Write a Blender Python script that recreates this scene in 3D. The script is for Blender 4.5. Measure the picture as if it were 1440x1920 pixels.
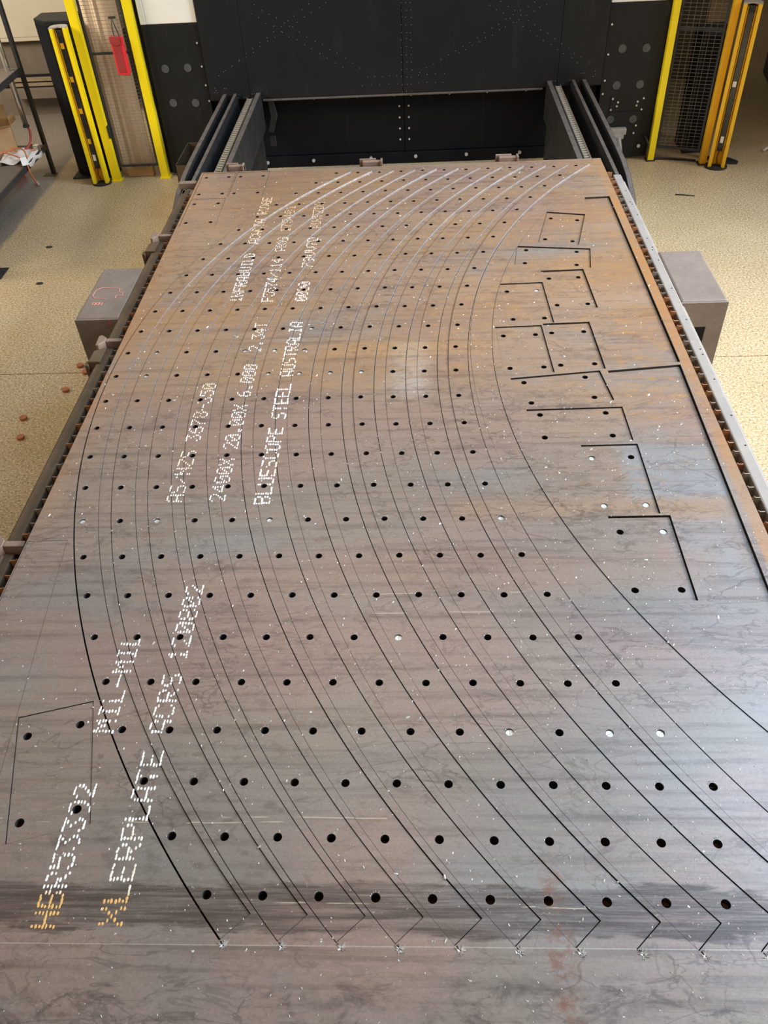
import bpy, math, random
from mathutils import Vector, Matrix, noise
from mathutils.geometry import delaunay_2d_cdt
random.seed(7)
for o in list(bpy.data.objects): bpy.data.objects.remove(o)
SC = bpy.context.scene
COL = SC.collection
PI = math.pi

# ------------------------------------------------------------------ camera
CAM_R = ((0.9986795956, 0.0240890245, -0.0453738265),
         (0.0161437535, 0.6913341410, 0.7223548192),
         (-0.0487692983, 0.7221335226, -0.6900324131))
cam = bpy.data.cameras.new('camera'); camo = bpy.data.objects.new('camera', cam); COL.objects.link(camo)
M = Matrix(((CAM_R[0][0], CAM_R[1][0], -CAM_R[2][0], 0), (CAM_R[0][1], CAM_R[1][1], -CAM_R[2][1], 0),
            (CAM_R[0][2], CAM_R[1][2], -CAM_R[2][2], 2.72953), (0, 0, 0, 1)))
camo.matrix_world = M
cam.sensor_fit = 'VERTICAL'; cam.sensor_height = 36; cam.lens = 1526.516 / 1920 * 36
cam.clip_start = 0.05; cam.clip_end = 200
SC.camera = camo

# ------------------------------------------------------------------ world and light
W = bpy.data.worlds.new('hall_ambience'); SC.world = W; W.use_nodes = True
bg = W.node_tree.nodes['Background']; bg.inputs[0].default_value = (1.0, 0.82, 0.58, 1); bg.inputs[1].default_value = 0.32

def area(name, loc, target, sx, sy, power, col, spread=180):
    l = bpy.data.lights.new(name, 'AREA'); l.shape = 'RECTANGLE'; l.size = sx; l.size_y = sy; l.energy = power; l.color = col; l.spread = math.radians(spread)
    o = bpy.data.objects.new(name, l); COL.objects.link(o); o.location = loc
    d = Vector(target) - Vector(loc); o.rotation_euler = d.to_track_quat('-Z', 'Y').to_euler()
    return o
area('roller_door_daylight', (6.6, 3.0, 4.2), (0.9, 3.2, 0.4), 3.2, 3.2, 185, (0.96, 0.98, 1.0), 72)
area('roof_skylight', (4.4, 4.3, 7.5), (3.0, 3.0, 0.85), 3.0, 2.4, 350, (0.36, 0.66, 1.0))
area('left_bay_fill', (-7.5, 4.8, 4.2), (-3.6, 8.4, 0.9), 2.4, 2.0, 150, (1.0, 0.92, 0.78), 110)  # added lamp to brighten the beige wall and left clutter; no window known there
area('hall_end_fill', (-1.0, 6.0, 8.0), (-0.6, 6.2, 0), 6.0, 2.0, 60, (1.0, 0.93, 0.82))  # overhead fill lamp, put in without a known skylight

SC.view_settings.view_transform = 'Standard'; SC.view_settings.look = 'None'
SC.view_settings.exposure = 0.32; SC.view_settings.gamma = 1.0; SC.view_settings.use_curve_mapping = False

# ------------------------------------------------------------------ material helpers
class N:
    def __init__(s, name):
        s.m = bpy.data.materials.new(name); s.m.use_nodes = True; s.t = s.m.node_tree
        s.b = s.t.nodes['Principled BSDF']; s.o = s.t.nodes['Material Output']
    def n(s, typ, **kw):
        x = s.t.nodes.new(typ)
        for k, v in kw.items(): setattr(x, k, v)
        return x
    def set(s, sock, v):
        if hasattr(v, 'is_output') or isinstance(v, bpy.types.NodeSocket): s.t.links.new(v, sock)
        else: sock.default_value = (tuple(v) + (1,)) if (isinstance(v, (tuple, list)) and len(v) == 3 and sock.type == 'RGBA') else v
    def pos(s): return s.n('ShaderNodeNewGeometry').outputs['Position']
    def obj(s): return s.n('ShaderNodeTexCoord').outputs['Object']
    def map(s, v, scale=(1, 1, 1), loc=(0, 0, 0)):
        x = s.n('ShaderNodeMapping'); s.set(x.inputs[0], v); x.inputs['Scale'].default_value = scale; x.inputs['Location'].default_value = loc
        return x.outputs[0]
    def noise(s, v, scale, detail=4, rough=.55, dist=0):
        x = s.n('ShaderNodeTexNoise'); s.set(x.inputs['Vector'], v); x.inputs['Scale'].default_value = scale
        x.inputs['Detail'].default_value = detail; x.inputs['Roughness'].default_value = rough; x.inputs['Distortion'].default_value = dist
        return x.outputs['Fac']
    def ramp(s, f, *st):
        x = s.n('ShaderNodeValToRGB'); s.set(x.inputs[0], f); e = x.color_ramp.elements
        while len(e) < len(st): e.new(.5)
        for i, (p, c) in enumerate(st):
            e[i].position = p; e[i].color = (c, c, c, 1) if isinstance(c, (int, float)) else tuple(c) + (1,)
        return x.outputs[0]
    def mix(s, f, a, b, mode='MIX'):
        x = s.n('ShaderNodeMix', data_type='RGBA', blend_type=mode); s.set(x.inputs[0], f); s.set(x.inputs[6], a); s.set(x.inputs[7], b)
        return x.outputs[2]
    def math(s, op, a, b=0.0, c=None):
        x = s.n('ShaderNodeMath', operation=op); s.set(x.inputs[0], a); s.set(x.inputs[1], b)
        if c is not None: s.set(x.inputs[2], c)
        return x.outputs[0]
    def sep(s, v):
        x = s.n('ShaderNodeSeparateXYZ'); s.set(x.inputs[0], v); return x.outputs
    def mr(s, v, a, b, c=0., d=1.):
        x = s.n('ShaderNodeMapRange', interpolation_type='SMOOTHSTEP'); s.set(x.inputs[0], v)
        for i, q in enumerate((a, b, c, d)): x.inputs[i + 1].default_value = q
        return x.outputs[0]
    def bump(s, h, st=.2, d=.01):
        x = s.n('ShaderNodeBump'); s.set(x.inputs['Height'], h); x.inputs['Strength'].default_value = st; x.inputs['Distance'].default_value = d
        s.t.links.new(x.outputs[0], s.b.inputs['Normal'])
    def fin(s, col, rough=.5, metal=0., spec=.5):
        s.set(s.b.inputs['Base Color'], col); s.set(s.b.inputs['Roughness'], rough); s.set(s.b.inputs['Metallic'], metal)
        s.b.inputs['Specular IOR Level'].default_value = spec
        return s.m

def simple(name, c1, c2, scale=8, rough=.5, metal=0., spec=.5, bump=0., stretch=(1, 1, 1)):
    k = N(name); v = k.map(k.pos(), stretch); f = k.noise(v, scale, 5, .6)
    c = k.mix(k.ramp(f, (.3, 0.), (.7, 1.)), c1, c2)
    if bump: k.bump(f, bump, .004)
    return k.fin(c, rough, metal, spec)

def mat_plate():
    k = N('mill_scale_steel'); p = k.pos(); sp = k.sep(p)
    X, Y = sp[0], sp[1]
    # broad tone: grey oxide against brown oxide, bands run across the plate
    f1 = k.noise(k.map(p, (.55, 2.1, 1), (3.1, .7, 0)), 1.0, 5, .6)
    c = k.mix(k.ramp(f1, (.36, 0.), (.62, 1.)), (.245, .220, .202), (.300, .240, .200))
    # warm brown oxide grows towards the far end and the left rim
    c = k.mix(k.math('MULTIPLY', k.mr(Y, 1.6, 3.4), .75), c, (.435, .275, .168))
    # blue-grey scale patches
    fb = k.noise(k.map(p, (.8, 1.3, 1), (9, 4, 0)), 1.5, 4, .55)
    c = k.mix(k.math('MULTIPLY', k.ramp(fb, (.52, 0.), (.66, 1.)), .65), c, (.26, .26, .262))
    # pinkish oxide in the middle right
    fp = k.noise(k.map(p, (1.2, 1.6, 1), (5, 8, 0)), 1.3, 3, .5)
    c = k.mix(k.math('MULTIPLY', k.ramp(fp, (.46, 0.), (.64, 1.)), .65), c, (.335, .222, .188))
    # blue-grey oxide patch by the right rim and the pale scuff in the middle
    def patch(x0, x1, y0, y1, e, col, amt, c, ns=3.5):
        w = k.math('MULTIPLY', k.math('SUBTRACT', k.noise(k.map(p, (1, 1, 1), (x0 * 7, y0 * 3, 0)), ns, 5, .65), .5), e * 2.5)
        xx, yy = k.math('ADD', X, w), k.math('ADD', Y, w)
        m = k.math('MULTIPLY', k.math('MULTIPLY', k.mr(xx, x0 - e, x0 + e), k.math('SUBTRACT', 1.0, k.mr(xx, x1 - e, x1 + e))), k.math('MULTIPLY', k.mr(yy, y0 - e, y0 + e), k.math('SUBTRACT', 1.0, k.mr(yy, y1 - e, y1 + e))))
        return k.mix(k.math('MULTIPLY', m, amt), c, col)
    c = patch(.70, 1.02, 2.02, 2.30, .03, (.29, .30, .315), .8, c)
    c = patch(.78, .98, 1.62, 1.92, .05, (.32, .32, .32), .55, c)
    c = patch(.10, 1.0, 1.93, 2.02, .035, (.40, .25, .15), .5, c)
    c = patch(-.9, .9, 1.62, 1.78, .05, (.34, .23, .175), .5, c)
    c = patch(-.12, .02, 2.62, 3.02, .05, (.55, .52, .48), .55, c, 9)
    c = patch(-.4, .30, 2.90, 3.02, .035, (.50, .29, .12), .45, c, 8)
    # rolling streaks
    fs = k.noise(k.map(p, (1.0, 26, 1)), 1.6, 5, .65)
    c = k.mix(k.ramp(fs, (.30, .55), (.5, 0.), (.7, 0.)), c, (.115, .088, .075))
    c = k.mix(k.ramp(fs, (.56, 0.), (.78, .35)), c, (.35, .30, .265))
    # dried-water contour lines
    for (sc, w, lo) in ((3.2, .010, .47), (3.2, .010, .56), (6.5, .016, .52)):
        fc = k.noise(k.map(p, (.8, 1.9, 1), (sc, lo * 9, 0)), sc, 4, .55, .6)
        d = k.math('ABSOLUTE', k.math('SUBTRACT', fc, lo))
        band = k.math('SUBTRACT', 1.0, k.mr(d, w * .25, w))
        gate = k.ramp(k.noise(k.map(p, (1, 1, 1), (sc * 2, 2, 0)), 1.7, 3), (.42, 0.), (.6, .38))
        c = k.mix(k.math('MULTIPLY', band, gate), c, (.070, .050, .042))
    # mottled dark stains
    fd = k.noise(k.map(p, (1.5, 2.6, 1), (2, 7, 0)), 9, 6, .7, .3)
    gd = k.ramp(k.noise(k.map(p, (.7, 1.4, 1), (7, 7, 0)), 1.6, 3), (.45, 0.), (.62, .5))
    c = k.mix(k.math('MULTIPLY', k.ramp(fd, (.52, 0.), (.64, 1.)), gd), c, (.100, .076, .066))
    # the oily stain band across the near end, and the blotchy strip in front of it
    wob = k.math('MULTIPLY', k.math('SUBTRACT', k.noise(k.map(p, (2, 9, 1)), 2.2, 5, .65), .5), .11)
    yb = k.math('ADD', Y, wob)
    band = k.math('MULTIPLY', k.mr(yb, .640, .652), k.math('SUBTRACT', 1.0, k.mr(yb, .738, .752)))
    fine = k.ramp(k.noise(k.map(p, (1.2, 30, 1)), 3, 5, .7), (.36, .25), (.58, 1.))
    c = k.mix(k.math('MULTIPLY', k.math('MULTIPLY', band, fine), .92), c, (.082, .060, .052))
    blot = k.ramp(k.noise(k.map(p, (1, 1.8, 1), (4, 1, 0)), 7, 6, .72, .5), (.53, 0.), (.62, .6))
    zone = k.math('MULTIPLY', k.mr(Y, .38, .46), k.math('SUBTRACT', 1.0, k.mr(Y, .53, .58)))
    c = k.mix(k.math('MULTIPLY', blot, zone), c, (.082, .062, .055))
    # scribed line right across the plate
    ln = k.math('SUBTRACT', 1.0, k.mr(k.math('ABSOLUTE', k.math('SUBTRACT', Y, .617)), .0005, .0016))
    c = k.mix(k.math('MULTIPLY', ln, .6), c, (.5, .47, .42))
    # bare scratches running across
    for (yy, x0, x1) in ((.893, -1.1, -.35), (.905, -.5, -.1), (1.61, -.3, .35), (1.535, -.3, .2), (.707, -.45, -.1), (.70, .15, .35)):
        ws = k.math('MULTIPLY', k.math('SUBTRACT', k.noise(k.map(p, (1.5, .0, 1), (yy * 50, 0, 0)), 2, 2), .5), .012)
        l2 = k.math('SUBTRACT', 1.0, k.mr(k.math('ABSOLUTE', k.math('SUBTRACT', k.math('ADD', Y, ws), yy)), .0006, .0018))
        seg = k.math('MULTIPLY', k.math('GREATER_THAN', X, x0), k.math('LESS_THAN', X, x1))
        brk = k.ramp(k.noise(k.map(p, (9, 3, 1), (yy * 30, 0, 0)), 1, 2), (.45, 0.), (.55, 1.))
        c = k.mix(k.math('MULTIPLY', k.math('MULTIPLY', l2, seg), k.math('MULTIPLY', brk, .55)), c, (.72, .62, .45))
    # orange rust: flecks in bands, heavier towards the right rim and far half
    fr = k.noise(k.map(p, (1.6, 4.0, 1), (1, 3, 0)), 11, 6, .68, .4)
    gr = k.noise(k.map(p, (.6, 2.2, 1), (11, 2, 0)), 1.5, 4, .6)
    right = k.math('MAXIMUM', k.math('MULTIPLY', k.mr(X, .25, .95), k.mr(Y, 1.7, 2.6)), k.math('MULTIPLY', k.mr(Y, 2.2, 3.0), .55))
    rmask = k.math('MULTIPLY', k.ramp(fr, (.53, 0.), (.60, 1.)), k.math('MULTIPLY', k.ramp(gr, (.40, 0.), (.56, 1.)), right))
    c = k.mix(k.math('MULTIPLY', rmask, .8), c, (.55, .29, .085))
    soft = k.math('MULTIPLY', k.ramp(gr, (.4, 0.), (.65, .65)), right)
    c = k.mix(soft, c, (.38, .205, .09))
    # rusty rims
    rim = k.math('MAXIMUM', k.mr(X, 1.035, 1.05), k.math('MULTIPLY', k.math('SUBTRACT', 1.0, k.mr(X, -1.31, -1.20)), k.math('MULTIPLY', k.mr(Y, 1.6, 2.4), .55)))
    rn = k.ramp(k.noise(k.map(p, (3, 1.2, 1), (3, 1, 0)), 2.2, 5, .65), (.32, 0.), (.62, 1.))
    c = k.mix(k.math('MULTIPLY', k.math('MULTIPLY', rim, rn), .85), c, (.47, .235, .095))
    # red-brown drip marks near the front
    rd = k.math('MULTIPLY', k.math('SUBTRACT', 1.0, k.mr(k.math('ABSOLUTE', k.math('SUBTRACT', k.math('ADD', X, k.math('MULTIPLY', wob, .25)), .275)), .012, .04)), k.math('SUBTRACT', 1.0, k.mr(Y, .72, .86)))
    c = k.mix(k.math('MULTIPLY', rd, k.ramp(k.noise(p, 30, 4, .7), (.45, 0.), (.62, .8))), c, (.22, .095, .055))
    # fine grain
    g = k.noise(p, 170, 3, .7); c = k.mix(k.ramp(g, (.35, .22), (.5, 0.)), c, (.12, .1, .09))
    c = k.mix(k.ramp(g, (.6, 0.), (.75, .25)), c, (.6, .56, .52))
    k.bump(k.math('ADD', k.math('MULTIPLY', g, .25), fs), .12, .003)
    r = k.mix(k.ramp(f1, (.3, 0.), (.7, 1.)), (.33,) * 3, (.44,) * 3)
    return k.fin(c, r, .30, .55)
M_PLATE = mat_plate()
M_CUT = simple('laser_cut_edge_steel', (.42, .44, .47), (.70, .73, .78), 40, .34, .6, .6)
M_OXIDE = simple('oxide_black_cut_face', (.022, .023, .027), (.05, .05, .055), 40, .6, .2, .3)
M_RIM = simple('rusted_sheet_rim', (.34, .16, .09), (.45, .23, .13), 12, .7, .1, .3)
M_DROSS = simple('bright_slag', (.62, .62, .62), (.9, .9, .88), 60, .35, .45, .6)
M_SLUG = simple('bright_slug_steel', (.62, .62, .60), (.88, .88, .86), 90, .3, .35, .6)

def mat_paint():
    k = N('dot_matrix_paint'); p = k.pos(); Y = k.sep(p)[1]
    f = k.ramp(k.noise(p, 4.5, 4, .6), (.50, 0.), (.62, 1.))
    near = k.math('SUBTRACT', 1.0, k.mr(Y, .715, .735))
    far = k.math('MULTIPLY', k.mr(Y, 3.85, 4.2), .7)
    f2 = k.math('MAXIMUM', k.math('MULTIPLY', f, .55), k.math('MAXIMUM', near, far))
    c = k.mix(f2, (.93, .92, .90), (.80, .47, .16))
    return k.fin(c, .55, 0, .4)
M_PAINT = mat_paint()

def mat_floor():
    k = N('speckled_floor_coating'); p = k.pos(); sp = k.sep(p)
    f = k.noise(p, 80, 3, .75); f2 = k.noise(p, 40, 4, .7); f3 = k.noise(p, 1.1, 4, .6)
    c = k.mix(k.ramp(f3, (.3, 0.), (.7, 1.)), (.44, .318, .168), (.54, .402, .228))
    c = k.mix(k.ramp(f, (.32, .95), (.47, 0.)), c, (.12, .08, .038))
    c = k.mix(k.ramp(f, (.53, 0.), (.66, .85)), c, (.82, .72, .55))
    c = k.mix(k.ramp(f2, (.28, .6), (.42, 0.)), c, (.15, .11, .07))
    st = k.noise(p, 3.2, 6, .75); c = k.mix(k.ramp(st, (.66, 0.), (.76, .6)), c, (.17, .14, .105))
    # darker grey floor at the far left, with a wavering edge
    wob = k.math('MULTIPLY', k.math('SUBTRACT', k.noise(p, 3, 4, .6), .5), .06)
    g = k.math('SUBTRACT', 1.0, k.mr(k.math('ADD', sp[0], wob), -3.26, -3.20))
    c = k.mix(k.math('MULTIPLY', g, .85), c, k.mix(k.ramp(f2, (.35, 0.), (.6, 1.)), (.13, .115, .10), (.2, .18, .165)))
    k.bump(f, .35, .004)
    return k.fin(c, k.mix(f3, (.34,) * 3, (.5,) * 3), 0, .5)
M_FLOOR = mat_floor()
M_GAP = simple('dark_joint_filler', (.05, .045, .04), (.09, .08, .07), 20, .9)

def rust(name, a, b, c, sc=6):
    k = N(name); p = k.pos(); f = k.noise(p, sc, 6, .65); f2 = k.noise(p, sc * 6, 4, .7)
    col = k.mix(k.ramp(f, (.35, 0.), (.65, 1.)), a, b); col = k.mix(k.ramp(f2, (.55, 0.), (.72, .7)), col, c)
    k.bump(f2, .25, .003)
    return k.fin(col, .62, .2, .35)
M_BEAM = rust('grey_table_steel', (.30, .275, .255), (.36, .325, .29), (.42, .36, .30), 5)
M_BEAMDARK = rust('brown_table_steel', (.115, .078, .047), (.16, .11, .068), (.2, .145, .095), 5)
M_SLAT = rust('rusty_slat_steel', (.42, .19, .09), (.52, .26, .13), (.66, .34, .14), 9)
M_SLATG = rust('grey_slat_steel', (.28, .24, .2), (.38, .31, .25), (.42, .25, .14), 9)
M_BOX = rust('outrigger_steel', (.20, .16, .135), (.25, .2, .17), (.29, .235, .19), 7)
M_BRACK = rust('worn_bracket_steel', (.22, .15, .115), (.30, .215, .17), (.42, .34, .29), 12)
M_SHADE = simple('shade_black', (.010, .009, .009), (.02, .018, .016), 6, .95)  # near-black that stands in for shade inside the bed and openings
M_BLACK = None
def mat_black():
    k = N('scuffed_black_enamel'); p = k.pos(); f = k.noise(p, 1.4, 5, .6); f2 = k.noise(k.map(p, (1, 1, .35)), 7, 6, .75)
    c = k.mix(f, (.009, .0095, .0105), (.016, .0165, .0175)); c = k.mix(k.ramp(f2, (.58, 0.), (.82, .4)), c, (.06, .058, .056))
    return k.fin(c, .5, 0, .3)
M_BLACK = mat_black()
M_BLACKD = simple('deep_black_enamel', (.003, .0035, .006), (.006, .0065, .010), 3, .6, 0, .2)
M_RAIL = rust('dark_rail_steel', (.016, .0165, .018), (.03, .029, .029), (.06, .054, .05), 10)
M_RAILTOP = rust('worn_rail_edge', (.10, .082, .072), (.15, .125, .11), (.22, .185, .16), 14)
M_CHAIN = simple('oiled_chain', (.10, .09, .075), (.2, .17, .13), 60, .4, .6)
M_PIN = simple('chain_pin_steel', (.42, .38, .31), (.6, .55, .47), 60, .35, .7)
M_RIVET = simple('zinc_bolt', (.55, .56, .56), (.8, .8, .78), 60, .35, .5)
M_CAP = simple('dull_grey_cap', (.060, .063, .066), (.085, .088, .09), 30, .55)
M_CAPL = simple('dull_zinc_rivet', (.22, .22, .22), (.32, .32, .31), 60, .4, .3)
M_WHITE = simple('white_cabinet_enamel', (.90, .87, .78), (.95, .94, .90), 3, .5)
M_YEL = simple('safety_yellow_enamel', (.93, .70, .004), (.97, .76, .008), 5, .38)
M_YEL2 = simple('amber_yellow_enamel', (.83, .45, .012), (.90, .52, .02), 5, .42)
M_WIRE = simple('grey_wire', (.16, .14, .12), (.26, .23, .2), 20, .5, .3)
M_WIREB = simple('black_frame_enamel', (.02, .021, .024), (.035, .035, .038), 20, .45)
M_CARD = simple('corrugated_card', (.80, .61, .43), (.90, .72, .53), 2.5, .85, 0, .2, .1, (12, 12, 1))
M_CARD2 = simple('brown_card', (.43, .27, .135), (.52, .34, .18), 3, .85, 0, .2)
M_RED = simple('red_vinyl', (.70, .02, .03), (.80, .035, .045), 9, .45)
M_REDD = simple('dark_red_vinyl', (.30, .03, .03), (.40, .045, .045), 9, .4)
M_GLASSB = simple('light_bar_glass', (.012, .014, .016), (.03, .033, .036), 30, .12, 0, .7)
M_GREYP = simple('grey_plastic_cap', (.33, .31, .28), (.45, .43, .4), 20, .4)
M_RUBBER = simple('black_rubber', (.012, .012, .013), (.025, .025, .026), 20, .65)
M_ORANGE = simple('orange_cable', (.55, .16, .06), (.64, .2, .08), 20, .5)
M_CHROME = simple('polished_tube', (.62, .60, .56), (.75, .73, .70), 5, .18, .9)
M_CLOTH = simple('soiled_white_cloth', (.55, .50, .46), (.74, .70, .66), 14, .9)
M_BEIGE = simple('beige_panel', (.50, .43, .31), (.60, .53, .41), 1.2, .55)
M_BROWN = simple('brown_board', (.125, .095, .068), (.165, .128, .092), 4, .7)
M_WOOD = simple('pallet_wood', (.20, .15, .095), (.28, .21, .13), 6, .8, 0, .3, .1, (1, 6, 6))
M_CHALK = simple('red_chalk', (.80, .27, .22), (.88, .38, .32), 120, .9)
M_REDPAINT = simple('red_marker', (.75, .03, .05), (.85, .05, .08), 60, .6)
M_SLUGRED = rust('rusted_disc_steel', (.36, .13, .06), (.48, .19, .09), (.25, .09, .05), 30)
M_WALL = simple('dim_hall_wall', (.20, .185, .155), (.25, .23, .2), 1, .8)
M_CABG = simple('dark_grey_cabinet', (.018, .019, .021), (.028, .029, .031), 3, .5)
M_LABEL = simple('white_label', (.85, .85, .85), (.92, .92, .92), 50, .6)

# ------------------------------------------------------------------ mesh helpers
class MB:
    def __init__(s): s.v = []; s.f = []; s.mi = []
    def add(s, vs, fs, mi=0):
        o = len(s.v); s.v += [tuple(x) for x in vs]; s.f += [tuple(i + o for i in q) for q in fs]; s.mi += [mi] * len(fs)
        return s
    def box(s, a, b, mi=0):
        (x0, y0, z0), (x1, y1, z1) = a, b
        return s.add([(x0, y0, z0), (x1, y0, z0), (x1, y1, z0), (x0, y1, z0), (x0, y0, z1), (x1, y0, z1), (x1, y1, z1), (x0, y1, z1)],
                     [(3, 2, 1, 0), (4, 5, 6, 7), (0, 1, 5, 4), (1, 2, 6, 5), (2, 3, 7, 6), (3, 0, 4, 7)], mi)
    def bar(s, p, q, w, h, up=(0, 0, 1), mi=0):
        p, q = Vector(p), Vector(q); d = (q - p).normalized(); u = Vector(up); sd = d.cross(u)
        if sd.length < 1e-5: sd = d.cross(Vector((1, 0, 0)))
        sd.normalize(); u = sd.cross(d); sd *= w / 2; u = u * h / 2
        vs = [p - sd - u, p + sd - u, p + sd + u, p - sd + u, q - sd - u, q + sd - u, q + sd + u, q - sd + u]
        return s.add(vs, [(3, 2, 1, 0), (4, 5, 6, 7), (0, 1, 5, 4), (1, 2, 6, 5), (2, 3, 7, 6), (3, 0, 4, 7)], mi)
    def cyl(s, p, q, r, n=12, mi=0, r2=None):
        p, q = Vector(p), Vector(q); d = (q - p).normalized(); a = d.orthogonal().normalized(); b = d.cross(a); r2 = r if r2 is None else r2
        vs = [p + (a * math.cos(2 * PI * i / n) + b * math.sin(2 * PI * i / n)) * r for i in range(n)] + \
             [q + (a * math.cos(2 * PI * i / n) + b * math.sin(2 * PI * i / n)) * r2 for i in range(n)]
        fs = [(i, (i + 1) % n, n + (i + 1) % n, n + i) for i in range(n)] + [tuple(range(n - 1, -1, -1)), tuple(range(n, 2 * n))]
        return s.add(vs, fs, mi)
    def tube(s, pts, r, n=8, mi=0):
        pts = [Vector(q) for q in pts]; rings = []; a = None
        for i, q in enumerate(pts):
            d = (pts[min(i + 1, len(pts) - 1)] - pts[max(i - 1, 0)]).normalized()
            a = d.orthogonal().normalized() if a is None else (a - d * a.dot(d)).normalized()
            b = d.cross(a); rings.append([q + (a * math.cos(2 * PI * j / n) + b * math.sin(2 * PI * j / n)) * r for j in range(n)])
        vs = [v for g in rings for v in g]; m = len(pts)
        fs = [(i * n + j, i * n + (j + 1) % n, (i + 1) * n + (j + 1) % n, (i + 1) * n + j) for i in range(m - 1) for j in range(n)]
        fs += [tuple(range(n - 1, -1, -1)), tuple(range((m - 1) * n, m * n))]
        return s.add(vs, fs, mi)
    def prism(s, poly, z0, z1, mi=0, ax='z'):
        n = len(poly)
        def P(a, b, c): return (a, b, c) if ax == 'z' else ((a, c, b) if ax == 'y' else (c, a, b))
        vs = [P(x, y, z0) for x, y in poly] + [P(x, y, z1) for x, y in poly]
        fs = [tuple(range(n - 1, -1, -1)), tuple(range(n, 2 * n))] + [(i, (i + 1) % n, n + (i + 1) % n, n + i) for i in range(n)]
        return s.add(vs, fs, mi)
    def mesh(s, name, mats):
        m = bpy.data.meshes.new(name); m.from_pydata([tuple(v) for v in s.v], [], s.f)
        for x in (mats if isinstance(mats, (list, tuple)) else [mats]): m.materials.append(x)
        m.polygons.foreach_set('material_index', s.mi); m.update()
        import bmesh
        bm = bmesh.new(); bm.from_mesh(m); bmesh.ops.recalc_face_normals(bm, faces=bm.faces); bm.to_mesh(m); bm.free()
        return m
    def build(s, name, mats, parent=None, bevel=0, smooth=False):
        return link(name, s.mesh(name, mats), parent, bevel, smooth)
def link(name, mesh, parent=None, bevel=0, smooth=False):
    o = bpy.data.objects.new(name, mesh); COL.objects.link(o)
    if parent: o.parent = parent
    if bevel:
        b = o.modifiers.new('bevel', 'BEVEL'); b.width = bevel; b.segments = 2; b.limit_method = 'ANGLE'
    if smooth: mesh.shade_smooth()
    return o
def thing(name, label, cat, loc=(0, 0, 0), rz=0, group=None):
    o = bpy.data.objects.new(name, None); COL.objects.link(o); o.location = loc; o.rotation_euler = (0, 0, rz); o.empty_display_size = .1
    return tag(o, label, cat, group)
def tag(o, label, cat, group=None):
    o['label'] = label; o['category'] = cat
    if group: o['group'] = group
    return o
def struct(o): o['kind'] = 'structure'; return o
def stuff(o): o['kind'] = 'stuff'; return o

def sheet(outer, holes, z0, z1, mi_top=0, mi_side=1, mi_hole=2):
    """flat plate with holes: caps by constrained triangulation, walls from the loops"""
    loops = [outer] + holes; vs = []; ed = []
    for lp in loops:
        o = len(vs); n = len(lp); vs += [Vector((p[0], p[1])) for p in lp]; ed += [(o + i, o + (i + 1) % n) for i in range(n)]
    r = delaunay_2d_cdt(vs, ed, [], 1, 1e-7)
    v2 = r[0]; cons = set(); rim = set()
    for e, og in zip(r[1], r[4]):
        if og: cons.add((min(e), max(e)))
        if og and min(og) < len(outer): rim.add((min(e), max(e)))
    tri = [tuple(f) for f in r[2]]; adj = {}
    for t, f in enumerate(tri):
        for q in range(len(f)): adj.setdefault((min(f[q], f[q - 1]), max(f[q], f[q - 1])), []).append(t)
    par = {}; st = []
    for e, ts in adj.items():
        if len(ts) == 1: par[ts[0]] = 1; st.append(ts[0])
    while st:
        t = st.pop(); f = tri[t]
        for q in range(len(f)):
            e = (min(f[q], f[q - 1]), max(f[q], f[q - 1]))
            for u in adj[e]:
                if u not in par: par[u] = par[t] ^ (1 if e in cons else 0); st.append(u)
    f2 = [f for t, f in enumerate(tri) if par.get(t)]; b = MB(); n = len(v2)
    b.v = [(v.x, v.y, z1) for v in v2] + [(v.x, v.y, z0) for v in v2]
    b.f = [tuple(f) for f in f2] + [tuple(n + i for i in reversed(f)) for f in f2]
    b.mi = [mi_top] * len(f2) + [mi_side] * len(f2)
    use = {}
    for f in f2:
        for i in range(len(f)):
            a, c = f[i], f[(i + 1) % len(f)]
            use[(a, c)] = use.get((a, c), 0) + 1
    for (a, c) in use:
        if (c, a) not in use:
            b.f.append((a, n + a, n + c, c)); b.mi.append(mi_side if (min(a, c), max(a, c)) in rim else mi_hole)
    return b
def mesh_raw(b, name, mats):
    m = bpy.data.meshes.new(name); m.from_pydata(b.v, [], b.f)
    for x in mats: m.materials.append(x)
    m.polygons.foreach_set('material_index', b.mi); m.update(); return m
def circ(x, y, r, n=20): return [(x + r * math.cos(2 * PI * i / n), y + r * math.sin(2 * PI * i / n)) for i in range(n)]
def pip(x, y, poly):
    c = False; j = len(poly) - 1
    for i in range(len(poly)):
        xi, yi = poly[i]; xj, yj = poly[j]
        if (yi > y) != (yj > y) and x < (xj - xi) * (y - yi) / (yj - yi) + xi: c = not c
        j = i
    return c

# ------------------------------------------------------------------ the setting
JY = 4.13
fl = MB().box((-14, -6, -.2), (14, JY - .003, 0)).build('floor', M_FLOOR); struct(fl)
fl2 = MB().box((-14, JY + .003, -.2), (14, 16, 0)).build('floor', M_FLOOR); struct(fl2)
struct(MB().box((-14, JY - .003, -.2), (14, JY + .003, -.006)).build('trim_1', M_GAP))
struct(MB().box((-14, 16, -.2), (14, 16.2, 6)).build('wall_back', M_WALL))
# unseen deck added above the right rear to shade the far floor
struct(MB().box((2.3, 5.6, 3.1), (14, 16, 3.3)).build('added_shade_deck', M_WALL))

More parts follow.
